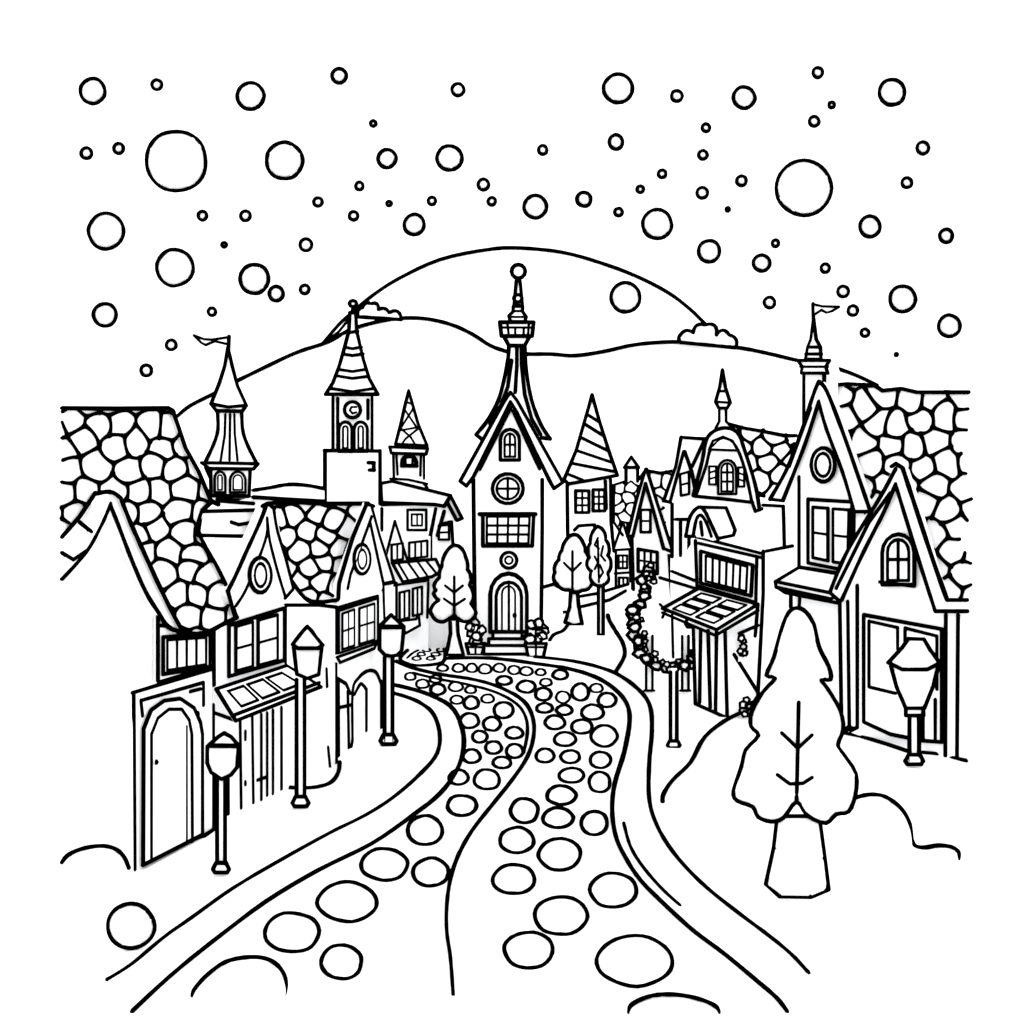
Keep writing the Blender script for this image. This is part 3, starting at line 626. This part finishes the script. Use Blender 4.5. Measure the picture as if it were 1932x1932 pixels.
# garland wreath on posts
pl=facing(1260,1308); T=Thing('garland','leafy snowy garland arch curling into an open wreath on posts','garland',gp(1260,1308))
for x in (1225,1293):
    p=T.part('post',M_STONE); p.fill(pl,rect(x-6,1200,x+6,1314),.08); p.lines(pl,f'{x-6},1200 {x-6},1300|{x+6},1200 {x+6},1300|{x-9},1303 {x+9},1303',5)
f=T.part('flowers',M_SNOW); rnd=random.Random(5)
path=smooth(pts('1222,1072 1216,1096 1218,1118 1208,1138 1192,1154 1190,1172 1198,1194 1208,1212 1212,1232 1232,1246 1254,1258 1276,1262 1298,1250 1316,1232 1326,1208 1320,1186 1300,1172'),k=2)
for i,(x,y) in enumerate(path):
    leafball(f,pl,x+rnd.uniform(-5,5),y+rnd.uniform(-4,4),10.5,.2+.06*(i%3),5.4,rnd)
for i in range(34):
    a,b_=path[rnd.randrange(len(path))]
    leafball(f,pl,a+rnd.uniform(-3,19)*(1 if a<1260 else -1),b_+rnd.uniform(-12,8),6.5,rnd.uniform(.12,.45),4.2,rnd)
f.lines(pl,'1245,1140 1256,1150 1250,1165|1268,1160 1270,1240',5,.1)
T.done()
pl=facing(1271,1410); T=Thing('post','plain round post with flared foot standing under the garland','post',gp(1271,1410)); p=T.part('shaft',M_STONE)
p.fill(pl,rect(1265,1262,1277,1406),.12); p.lines(pl,'1265,1268 1265,1400|1277,1268 1277,1400',6.2); q_=T.part('foot',M_STONE); q_.shape(pl,[(1263,1398),(1279,1398),(1283,1406),(1279,1411),(1263,1411),(1259,1406)],.2,.05,5.8); T.done()
# House D/E
D=street((1590,1385),(1820,1437))
T=Thing('house','tall house with steep gable, oval window and slender chimney turret','house',gp(1560,1378),'houses along the street')
w=T.part('wall'); w.fill(D,'1508,880 1545,745 1640,965 1640,1150 1600,1150 1600,1400 1500,1400 1500,1125 1508,1070',1.2,-.4); w.lines(D,'1508,900 1508,1070|1612,965 1610,1080|1492,1118 1492,1145|1510,1120 1508,1150',6.2,-.4)
ch=T.part('chimney'); ch.fill(D,'1516,700 1557,700 1557,760 1516,800',.5,-.6); ch.lines(D,'1517,705 1517,800|1555,705 1555,725',6.2,-.6); ch.shape(D,'1506,680 1565,680 1558,692 1562,704 1512,704 1514,692',.5,-.5,5.6); ch.line(D,'1510,692 1562,692',5,-.5)
ch.shape(D,'1520,678 1524,655 1530,640 1535,600 1540,640 1548,655 1549,678',.3,-.5,5.8); ch.lines(D,'1520,668 1550,668|1524,655 1548,655',5.4,-.5); ch.line(D,'1534,573 1535,610',5.8,-.5)
fg=T.part('flag'); fg.fill(D,'1535,574 1552,578 1583,578 1568,588 1552,588 1536,594',.03,-.5); fg.line(D,'1534,574 1552,578 1583,579 1570,587 1560,590 1550,585 1536,594',5,-.5)
g=T.part('gable'); g.fill(D,'1545,720 1560,735 1642,965 1612,965 1545,760 1478,945 1453,940 1500,850',.25,-.3)
g.line(D,'1545,720 1535,745 1512,815 1485,885 1453,942',7,-.3,sm=True); g.line(D,'1545,757 1518,840 1478,942',6.4,-.3,sm=True); g.line(D,'1545,720 1560,738 1590,815 1618,895 1642,965',7,-.3,sm=True); g.line(D,'1545,757 1560,810 1590,890 1612,965',6.4,-.3,sm=True)
g.lines(D,'1453,942 1478,945|1530,770 1490,880|1642,965 1612,965',6,-.3)
roundwin(T,D,1553,877,22,32,14,22,off=-.3,w=6.6,wi=5.4)
window(T,D,'1525,942 1608,947 1606,1078 1525,1062',1,1,inset=0,off=-.34,w=6.3)
for q in ('1534,957 1562,959 1562,1058 1534,1052','1572,960 1602,962 1600,1064 1572,1060'): window(T,D,q,1,2,off=-.3,inset=0,w=5.4,wi=5)
e=T.part('eave'); e.shape(D,'1463,1097 1508,1070 1600,1085 1580,1120 1568,1130 1465,1108',.3,-.15,6.2); e.lines(D,'1466,1108 1480,1118 1582,1138|1463,1097 1565,1118',6,-.15)
T.done()
T=Thing('house','snowy house with stone-tiled roof, arched attic window and shopfront','house',gp(1700,1410),'houses along the street')
w=T.part('wall'); w.fill(D,'1582,1130 1690,915 1765,1150 1835,1150 1835,1470 1582,1430',2)
w.lines(D,'1600,1135 1603,1372 1612,1375|1585,1135 1588,1345|1618,1105 1618,1372 1605,1378|1785,1160 1784,1425|1808,1160 1806,1430|1595,1385 1600,1372',6.6)
w.lines(GR,'1592,1385 1625,1392 1680,1409 1712,1420|1740,1422 1780,1426 1822,1438',7)
rf=T.part('roof',M_STONE); RD=D.tilt(1720,1130,12)
poly='1555,728 1652,725 1665,735 1827,740 1825,765 1832,800 1812,860 1833,920 1833,970 1810,1020 1833,1065 1833,1110 1825,1130 1785,1135 1755,1080 1720,970 1695,905 1685,895 1665,940 1642,975 1625,965 1595,860'
rf.fill(RD,poly,.12); stones(rf,RD,poly,47,6.2,.02,seed=14); rf.lines(RD,'1555,728 1600,724 1650,727 1665,737 1700,733 1730,740 1827,740|1615,965 1645,965 1668,925',6.8,.05)
g=T.part('gable'); g.fill(D,'1690,875 1705,885 1730,960 1765,1080 1787,1132 1826,1132 1826,1155 1765,1155 1690,915 1590,1132 1565,1125 1600,1040 1650,950',.2,.1)
g.line(D,'1690,885 1660,940 1610,1020 1585,1070 1566,1118',7,.1,sm=True); g.line(D,'1690,913 1668,965 1630,1040 1588,1132',6.6,.1,sm=True); g.line(D,'1703,883 1730,965 1762,1062 1787,1132',7,.1,sm=True); g.line(D,'1690,913 1712,985 1740,1075 1765,1153',6.6,.1,sm=True)
g.lines(D,'1682,880 1690,875 1702,882|1566,1118 1582,1132|1680,930 1640,985 1578,1110|1787,1132 1825,1132|1765,1153 1825,1153',6.6,.1)
archwin(T,D,1665,1725,1008,1103,off=.1,ins=10,w=6.6,wi=5.6,rows=2).line(D,'1660,1098 1725,1106',6,.1)
sf=T.part('window'); sf.shape(D,'1630,1160 1777,1187 1777,1400 1740,1397 1680,1385 1630,1362',.06,.05,6.6); sf.lines(D,'1640,1172 1694,1184 1694,1225|1640,1172 1640,1296 1690,1308|1708,1215 1708,1185 1768,1200 1768,1300|1742,1395 1742,1330|1765,1320 1765,1395',5.8,.05)
T.done()
# ---------------- light
w=bpy.data.worlds.new('World'); sc.world=w; w.use_nodes=True; nt=w.node_tree
bg=nt.nodes['Background']; bg.inputs['Color'].default_value=(1,1,1,1); bg.inputs['Strength'].default_value=1.65
sky=nt.nodes.new('ShaderNodeTexSky'); sky.sky_type='NISHITA'; sky.sun_disc=False; sky.sun_elevation=math.radians(50); sky.sun_rotation=math.radians(160)
b2=nt.nodes.new('ShaderNodeBackground'); b2.inputs['Strength'].default_value=0.02; nt.links.new(sky.outputs[0],b2.inputs['Color'])
ad=nt.nodes.new('ShaderNodeAddShader'); nt.links.new(bg.outputs[0],ad.inputs[0]); nt.links.new(b2.outputs[0],ad.inputs[1]); nt.links.new(ad.outputs[0],nt.nodes['World Output'].inputs['Surface'])
l=bpy.data.lights.new('sun','SUN'); l.energy=1.0; l.angle=math.radians(30); lo=bpy.data.objects.new('sun',l); lo.rotation_euler=(math.radians(50),0,math.radians(8)); col.objects.link(lo)
sc.view_settings.view_transform='Standard'; sc.view_settings.look='None'; sc.view_settings.exposure=0
cam=bpy.data.cameras.new('camera'); co=bpy.data.objects.new('camera',cam); col.objects.link(co)
co.location=EYE; co.rotation_euler=(math.radians(90),0,0); cam.sensor_width=36; cam.lens=36*F/(2*C); cam.clip_end=10000
sc.camera=co
